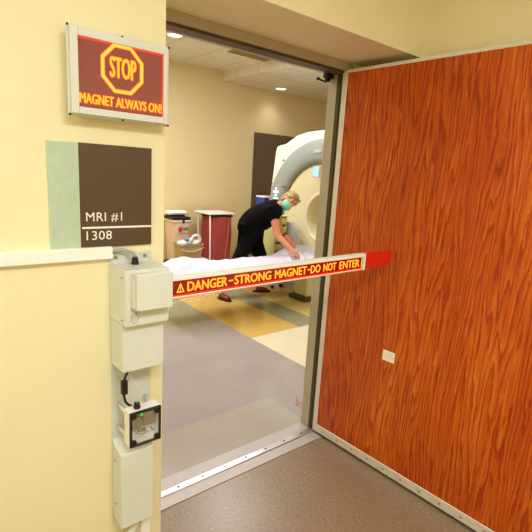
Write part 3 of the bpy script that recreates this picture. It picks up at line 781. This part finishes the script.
# scrubs
def cloth_from(pts, eds, rad, wr=.006):
    b_ = skin_bm(pts, eds, rad, 0, 3)
    bmesh.ops.recalc_face_normals(b_, faces=b_.faces[:])
    for v in b_.verts:
        v.co += v.normal*(wr*noise.noise(v.co*14)+wr*.7*noise.noise(V((v.co.x*30, v.co.y*30, v.co.z*12))))
    for f in b_.faces: f.smooth = True
    return b_
lerp = lambda a, b, k: a+(b-a)*k
top_pts = [PEL+V((-.01, .0, -.12)), PEL+V((0, 0, .03)), WAI, CHE, lerp(CHE, NECKB, .95), SH_R+V((0, 0, -.01)), lerp(SH_R, EL_R, .52), SH_L+V((0, 0, -.01)), lerp(SH_L, EL_L, .52)]
top = cloth_from(top_pts, [(0, 1), (1, 2), (2, 3), (3, 4), (3, 5), (5, 6), (3, 7), (7, 8)], [.185, .19, .185, .17, .092, .095, .082, .095, .082])
obj('scrub_top', top, 'scrub', person)
tr_pts = [PEL+V((0, 0, -.02)), HIP_R, KNEE_R, lerp(KNEE_R, FOOT_R, .93), HIP_L, KNEE_L, lerp(KNEE_L, FOOT_L, .93)]
tr = cloth_from(tr_pts, [(0, 1), (1, 2), (2, 3), (0, 4), (4, 5), (5, 6)], [.165, .118, .094, .088, .118, .094, .088])
obj('scrub_trousers', tr, 'scrub', person)
for F, dv in ((FOOT_R, V((.15, -1, 0)).normalized()), (FOOT_L, V((.9, -.42, 0)).normalized())):
    b_ = chain_skin([F-dv*.04+V((0, 0, -.045)), F+dv*.05+V((0, 0, -.05)), F+dv*.14+V((0, 0, -.06))], [(.040, .036), (.045, .034), (.040, .026)], 2)
    for v in b_.verts: v.co.z = max(v.co.z, .012)
    sh = obj('shoe', b_, 'redshoe', person)
    c = F+dv*.05; prp = V((-dv.y, dv.x, 0))
    ov = [c+dv*.125*math.cos(2*PI*k/24)+prp*.046*math.sin(2*PI*k/24) for k in range(24)]
    bm = NB(); prism(bm, [(p.x, p.y, 0) for p in ov], (0, 0, .02)); obj('shoe_sole', bm, 'sole', sh)
# hair shell
t_ = NB(); ball(t_, (0, -.008, .016), .1, (.87, 1.04, 1.14), 48)
kill = [v for v in t_.verts if (v.co.y > .045 and v.co.z < .07) or (v.co.y > -.005 and v.co.z < -.012) or v.co.z < -.075]
bmesh.ops.delete(t_, geom=kill, context='VERTS')
for v in t_.verts:
    d = v.co.normalized(); v.co += d*(.012*noise.noise(v.co*38)+.006*noise.noise(v.co*90)+.004)
def solid2(o):
    s_ = o.modifiers.new('s', 'SOLIDIFY'); s_.thickness = .018; s_.offset = -1
t_ = evaluated_bm(t_, solid2)
hair = NB(); merge(hair, t_, 0, HM)
for k in range(26):
    a = random.uniform(-1.2, 1.2); b = random.uniform(-.2, .8)
    c = HM @ V((.083*math.sin(a)*math.cos(b)*.9, .092*math.cos(a)*math.cos(b), .03+.1*math.sin(b)+.02))
    if k % 2: c = HM @ V((.08*math.sin(a*1.3), -.03-.06*math.cos(a), .02+.09*b))
    ball(hair, c, random.uniform(.014, .022), (1, 1, .8), 10)
for f in hair.faces: f.smooth = True
obj('hair', hair, 'hair', person)
# mask
t_ = NB(); ball(t_, (0, .014, -.062), .1, (.78, 1.03, .66), 36)
kill = [v for v in t_.verts if v.co.y < .03]
bmesh.ops.delete(t_, geom=kill, context='VERTS')
def solid3(o):
    s_ = o.modifiers.new('s', 'SOLIDIFY'); s_.thickness = .003; s_.offset = 1
t_ = evaluated_bm(t_, solid3); mk = NB(); merge(mk, t_, 0, HM)
for f in mk.faces: f.smooth = True
mo = obj('face_mask', mk, 'mask', person)
for sx in (-1, 1):
    for dz in (-.02,):
        lp = NB(); tube(lp, [HM @ V((sx*.073, .04, dz-.02)), HM @ V((sx*.082, .01, (dz-.02)*.7)), HM @ V((sx*.082, -.022, -.012))], .002, 6); obj('ear_loop', lp, 'letterwhite', mo)
for sx in (-1, 1):
    ey = NB(); ball(ey, HM @ V((sx*.031, .082, .004)), .009, seg=10); obj('eye', ey, 'black', person)
wd = (WR_L-EL_L).normalized(); wb = NB(); cyl(wb, WR_L-wd*.045, WR_L-wd*.025, .0415, seg=24)
obj('wristband', wb, 'black', person)

# ------------------------------------------------------------------ things along the back wall
# linen hamper
ya, yb, xa, xb = 4.44, 4.93, 1.86, 2.42
t = thing('linen_hamper', (2.15, 4.7, 0), 'maroon cloth linen hamper with a white lid by the back wall', 'linen hamper')
LZ = .86
bm = NB(); box(bm, 1.90, 2.40, 4.42, 4.90, LZ, LZ+.03, .010, 3); obj('lid', bm, 'whiteplastic', t)
bm = NB(); box(bm, 2.0, 2.38, 4.44, 4.86, LZ-.045, LZ-.012, .008); obj('bag_rim', bm, 'black', t)
bm = NB(); rows = []
NS = 64
for j in range(25):
    k = j/24; z = .07+k*(LZ-.04-.07); rr = []
    for i in range(NS):
        a = 2*PI*i/NS; c, s_ = math.cos(a), math.sin(a)
        e = .32
        px = math.copysign(abs(c)**e, c); py = math.copysign(abs(s_)**e, s_)
        w = (.205+.012*math.sin(k*PI))*(1+.02*noise.noise(V((c*3, s_*3, k*3)))+.02*math.sin(i*2*PI/NS*9+k*3)*(.3+.7*k))
        if j == 0: w *= .93
        rr.append(bm.verts.new((2.19+px*w*.9, 4.65+py*w, z)))
    rows.append(rr)
for a, b in zip(rows, rows[1:]):
    for i in range(NS): f = bm.faces.new([a[i], a[(i+1) % NS], b[(i+1) % NS], b[i]]); f.smooth = True
bm.faces.new(rows[0][::-1]); bm.faces.new(rows[-1])
bag = obj('bag', bm, 'maroon', t)
bm = NB(); tube(bm, [(2.30, 4.438, .78), (2.29, 4.432, .6), (2.27, 4.43, .4), (2.245, 4.436, .12)], .004, 6); obj('bag_seam', bm, 'tub', bag)
for y in (4.47, 4.86):
    bm = NB(); tube(bm, [(1.975, y, .05), (1.965, y, .4), (1.95, y, LZ)], .014, 10); obj('leg', bm, 'whiteplastic', t)
bm = NB(); tube(bm, [(1.975, 4.47, .1), (1.975, 4.86, .1)], .010, 8, 0); box(bm, 1.975, 2.38, 4.45, 4.87, .045, .065, .005); obj('base_frame', bm, 'whiteplastic', t)
bm = NB(); cyl(bm, (1.99, 4.455, .025), (1.99, 4.48, .025), .025, seg=16); s = obj('caster', bm, 'black', t); repeat(s, [(.37, 0, 0), (0, .385, 0), (.37, .385, 0)])

# beige lidded bin
t = thing('waste_bin', (1.64, 4.86, 0), 'tall beige waste bin with a black collar and raised lid, left of the hamper', 'waste bin')
bx0, bx1, by0, by1 = 1.41, 1.72, 4.70, 5.02
bm = NB()
b0 = [(bx0+.04, by0+.04), (bx1-.04, by0+.04), (bx1-.04, by1-.03), (bx0+.04, by1-.03)]; b1 = [(bx0, by0), (bx1, by0), (bx1, by1), (bx0, by1)]
lo = [bm.verts.new((x, y, .06)) for x, y in b0]; hi = [bm.verts.new((x, y, .74)) for x, y in b1]
bm.faces.new(lo[::-1]); bm.faces.new(hi)
for i in range(4): bm.faces.new([lo[i], lo[(i+1) % 4], hi[(i+1) % 4], hi[i]])
bmesh.ops.bevel(bm, geom=bm.edges[:], offset=.02, segments=3, affect='EDGES')
obj('bin_body', bm, 'binbeige', t)
bm = NB(); box(bm, bx0-.012, bx1+.012, by0-.012, by1+.005, .715, .75, .008); obj('rim', bm, 'binbeige', t)
bm = NB(); box(bm, bx0-.005, bx1+.005, by0-.005, by1, .75, .80, .008); box(bm, bx0+.02, bx1-.02, by0+.16, by1-.01, .80, .825, .004); box(bm, bx0+.16, bx0+.2, by0-.015, by0, .70, .78, .004); obj('black_collar', bm, 'black', t)
bm = NB(); prism(bm, [(bx0+.0, by0+.12, .825), (bx0+.0, by0+.10, .86), (bx0+.0, by0+.18, .888), (bx0+.0, by1, .888), (bx0+.0, by1, .825)], (bx1-bx0, 0, 0)); bmesh.ops.recalc_face_normals(bm, faces=bm.faces[:]); bmesh.ops.bevel(bm, geom=bm.edges[:], offset=.006, segments=2, affect='EDGES'); obj('lid', bm, 'whiteplastic', t)
bm = NB(); box(bm, 1.50, 1.69, by0-.002, by0+.012, .54, .66, .002); lb = obj('warning_label', bm, 'coilgrey', t)
bm = NB(); cyl(bm, (1.54, by0-.005, .60), (1.54, by0-.001, .60), .04, seg=20); obj('red_dot', bm, 'redtip', lb)
bm = NB(); box(bm, 1.59, 1.68, by0-.004, by0-.001, .585, .625); obj('label_print', bm, 'mech', lb)
bm = NB(); box(bm, bx0-.03, bx1-.02, by0-.05, by1-.02, 0.0, .06, .012); obj('base', bm, 'black', t)

# small open basket in front
t = thing('waste_basket', (1.62, 4.5, 0), 'small tan waste basket with a bulging white liner beside the hamper', 'waste basket')
cx, cy = 1.525, 4.40
bm = NB(); a_, b_ = [], []
def ring4(z, w, d):
    out = []
    for sx, sy, a0 in ((1, 1, 0), (-1, 1, PI/2), (-1, -1, PI), (1, -1, 1.5*PI)):
        for k in range(5):
            a = a0+PI/2*k/4; out.append(bm.verts.new((cx+sx*(w/2-.04)+.04*math.cos(a), cy+sy*(d/2-.04)+.04*math.sin(a), z)))
    return out
rs = [ring4(0, .31, .22), ring4(.30, .375, .265), ring4(.405, .40, .28), ring4(.41, .425, .30), ring4(.425, .425, .30), ring4(.425, .39, .27), ring4(.30, .36, .25)]
for p, q in zip(rs, rs[1:]):
    for i in range(20): bm.faces.new([p[i], p[(i+1) % 20], q[(i+1) % 20], q[i]])
bm.faces.new(rs[0][::-1]); bm.faces.new(rs[-1])
obj('basket', bm, 'tub', t)
bm = NB(); tube(bm, [(cx-.195, cy-.143, .36), (cx-.1, cy-.15, .325), (cx, cy-.152, .318), (cx+.1, cy-.15, .335), (cx+.198, cy-.143, .37)], .006, 6); obj('liner_fold', bm, 'liner', t)
bm = NB()
for dx, dy, dz, r_, s_ in ((-.10, 0, .43, .085, .6), (.02, .03, .44, .09, .7), (.11, -.02, .43, .075, .7)):
    ball(bm, (cx+dx, cy+dy, dz), r_, (1.1, 1, s_), 24)
for v in bm.verts: v.co += V((0, 0, 1))*.02*noise.noise(v.co*24)+V((.015, 0, 0))*noise.noise(v.co*31)
tube(bm, [(cx+.02, cy-.05, .46), (cx+.05, cy-.05, .53), (cx+.13, cy-.05, .55), (cx+.175, cy-.05, .50), (cx+.17, cy-.05, .44)], .024, 10)
obj('liner', bm, 'liner', t)
bm = NB(); ball(bm, (cx-.05, cy-.03, .487), .035, (1.4, 1, .5), 14)
for v in bm.verts: v.co += V((0, 0, .012))*noise.noise(v.co*50)
obj('wrapper', bm, 'linerblue', t)

# pale yellow cart and blue carton behind the person
t = thing('supply_cart', (2.1, 2.98, 0), 'narrow pale yellow shelf cart between the person and the scanner', 'cart')
bm = NB()
box(bm, 1.985, 2.185, 3.09, 3.11, .05, 1.0); box(bm, 1.985, 2.0, 2.85, 3.09, .05, 1.0); box(bm, 2.17, 2.185, 2.85, 3.09, .05, 1.0); box(bm, 1.985, 2.185, 2.84, 3.11, 1.0, 1.02, .004)
obj('frame', bm, 'paleyellow', t)
for z in (.06, .30, .54, .66, .78, .90):
    bm = NB(); box(bm, 2.0, 2.17, 2.845, 3.09, z, z+.085, .006); obj('drawer', bm, 'paleyellow', t)
bm = NB(); cyl(bm, (2.0, 2.87, .025), (2.02, 2.87, .025), .025, seg=14); s = obj('caster', bm, 'black', t); repeat(s, [(.15, 0, 0), (0, .2, 0), (.15, .2, 0)])
t = thing('equipment_stand', (2.55, 3.95, 0), 'white trolley holding a blue carton behind the bending person', 'trolley')
bm = NB(); box(bm, 2.59, 2.84, 3.89, 4.15, .98, 1.0, .005); obj('tray', bm, 'whiteplastic', t)
bm = NB(); cyl(bm, (2.67, 4.0, .05), (2.67, 4.0, .98), .02); obj('post', bm, 'alu', t)
bm = NB(); box(bm, 2.52, 2.84, 3.86, 4.14, 0.0, .05, .01); obj('base', bm, 'whiteplastic', t)
t = thing('blue_carton', (2.6, 3.95, 1.0), 'blue carton with a white top and green base strip behind the person', 'carton')
bm = NB(); box(bm, 2.60, 2.80, 3.90, 4.10, 1.05, 1.185); obj('carton_body', bm, 'bluebox', t)
bm = NB(); box(bm, 2.59, 2.81, 3.89, 4.11, 1.185, 1.21, .004); obj('carton_top', bm, 'whiteplastic', t)
bm = NB(); box(bm, 2.595, 2.805, 3.895, 4.105, 1.0, 1.05); obj('green_strip', bm, 'green', t)

# thin cable on the floor and red mark by the jamb
bm = NB(); tube(bm, [(.25, 2.9, .005), (.5, 2.86, .005), (.72, 2.93, .005), (.86, 2.84, .005), (.98, 2.95, .005), (1.1, 2.98, .005), (1.25, 3.1, .005), (1.3, 3.3, .005)], .004, 6)
tag(obj('floor_cable', bm, 'letterwhite'), 'thin white cable lying on the floor under the patient table', 'cable')
bm = NB()
tube(bm, [(.22, .40, .001), (.17, .35, .001), (.135, .32, .001), (.15, .27, .001), (.16, .22, .001)], .003, 5); tube(bm, [(.135, .32, .001), (.20, .32, .001), (.26, .35, .001)], .003, 5); tube(bm, [(.17, .35, .001), (.20, .29, .001), (.17, .26, .001)], .003, 5)
for v in bm.verts: v.co.z = max(.0002, v.co.z*.5)
tag(obj('floor_mark', bm, 'redmark'), 'red scrawled mark on the grey floor beside the right jamb', 'floor mark')

# ceiling fittings
t = thing('ceiling_panel', (2.17, 3.74, RC), 'tan slatted ceiling panel beside the lowered soffit', 'vent')  # tan slatted panel, darker than the tiles around it
bm = NB(); box(bm, 1.82, 2.50, 3.52, 3.95, RC-.012, RC, .003); obj('panel_frame', bm, 'tanpanel', t)
bm = NB(); box(bm, 1.86, 2.46, 3.55, 3.56, RC-.017, RC-.012); s = obj('slat', bm, 'tanpanel', t); repeat(s, [(0, .06*k, 0) for k in range(1, 7)])
def downlight(x, y, z, label):
    t = thing('downlight', (x, y, z), label, 'ceiling light', 'round ceiling lights')
    bm = NB(); lathe_z(bm, [(z, .115), (z-.008, .112), (z-.008, .092), (z, .09)], x, y, 32); obj('trim_ring', bm, 'lampwhite', t)
    bm = NB(); cyl(bm, (x, y, z-.004), (x, y, z-.001), .09, seg=32); obj('lens', bm, 'lamp', t)
    L = bpy.data.lights.new('downlight_lamp', 'SPOT'); L.energy = 16; L.spot_size = 2.2; L.spot_blend = 1; L.shadow_soft_size = .09; L.color = (1, .93, .82)
    lo = bpy.data.objects.new('downlight_lamp', L); COL.objects.link(lo); lo.location = (0, 0, -.02); lo.parent = t
downlight(.95, 3.83, RC, 'round downlight in the tiled ceiling near the doorway head')
downlight(3.56, 4.80, 3.075, 'round downlight in the lowered soffit above the scanner')
def panel(name, x, y, z, sx, sy, watts, label, color):  # lamp panels out of view; those in the scanner room are added light
    t = thing(name, (x, y, z), label, 'ceiling light')
    bm = NB(); 
    for a in ((x-sx/2-.03, x-sx/2, y-sy/2-.03, y+sy/2+.03), (x+sx/2, x+sx/2+.03, y-sy/2-.03, y+sy/2+.03), (x-sx/2, x+sx/2, y-sy/2-.03, y-sy/2), (x-sx/2, x+sx/2, y+sy/2, y+sy/2+.03)):
        box(bm, *a, z-.02, z)
    obj('lamp_frame', bm, 'lampwhite', t)
    bm = NB(); box(bm, x-sx/2, x+sx/2, y-sy/2, y+sy/2, z-.008, z-.002); obj('diffuser', bm, 'lamp', t)
    L = bpy.data.lights.new('panel_lamp', 'AREA'); L.shape = 'RECTANGLE'; L.size = sx; L.size_y = sy; L.energy = watts; L.color = color
    lo = bpy.data.objects.new('panel_lamp', L); COL.objects.link(lo); lo.location = (0, 0, -.024); lo.parent = t
panel('unseen_ceiling_lamp', -1.5, -2.35, HC, 1.2, .6, 34, 'rectangular hall ceiling lamp in front of the doorway', (.92, .98, 1))
panel('unseen_ceiling_lamp', -3.0, -1.75, HC, .6, 1.2, 9, 'rectangular hall ceiling lamp farther left along the hall', (.92, .98, 1))
panel('unseen_ceiling_lamp', -.3, 1.2, RC, .6, 1.2, 17, 'added unseen scanner room ceiling lamp just inside the doorway', (.93, .96, 1))  # hidden from the camera, added to light the room
panel('unseen_ceiling_lamp', 1.3, 2.75, RC, .6, 1.2, 30, 'added unseen lamp brightening the back wall and patient table', (.93, .96, 1))  # added above the view to brighten the back wall and table
panel('unseen_ceiling_lamp', -.35, 3.6, RC, .6, 1.2, 52, 'added unseen lamp brightening the back wall from the left', (.93, .96, 1))  # added out of sight behind the left wall for a brighter back wall
panel('unseen_ceiling_lamp', 3.2, 1.7, 3.075, .6, 1.2, 22, 'added unseen soffit lamp beside the scanner', (.93, .96, 1))  # unseen lamp added for light on the scanner side

w = bpy.data.worlds.new('world'); SC.world = w; w.use_nodes = True
w.node_tree.nodes['Background'].inputs['Color'].default_value = (.9, .85, .75, 1)
w.node_tree.nodes['Background'].inputs['Strength'].default_value = .05
SC.view_settings.view_transform = 'Standard'; SC.view_settings.look = 'None'
SC.view_settings.gamma = 1; SC.view_settings.exposure = .38; SC.view_settings.use_curve_mapping = False
SC.cycles.max_bounces = 10; SC.cycles.diffuse_bounces = 6; SC.cycles.caustics_reflective = False; SC.cycles.caustics_refractive = False
SC.cycles.use_denoising = True; SC.cycles.sample_clamp_indirect = 4
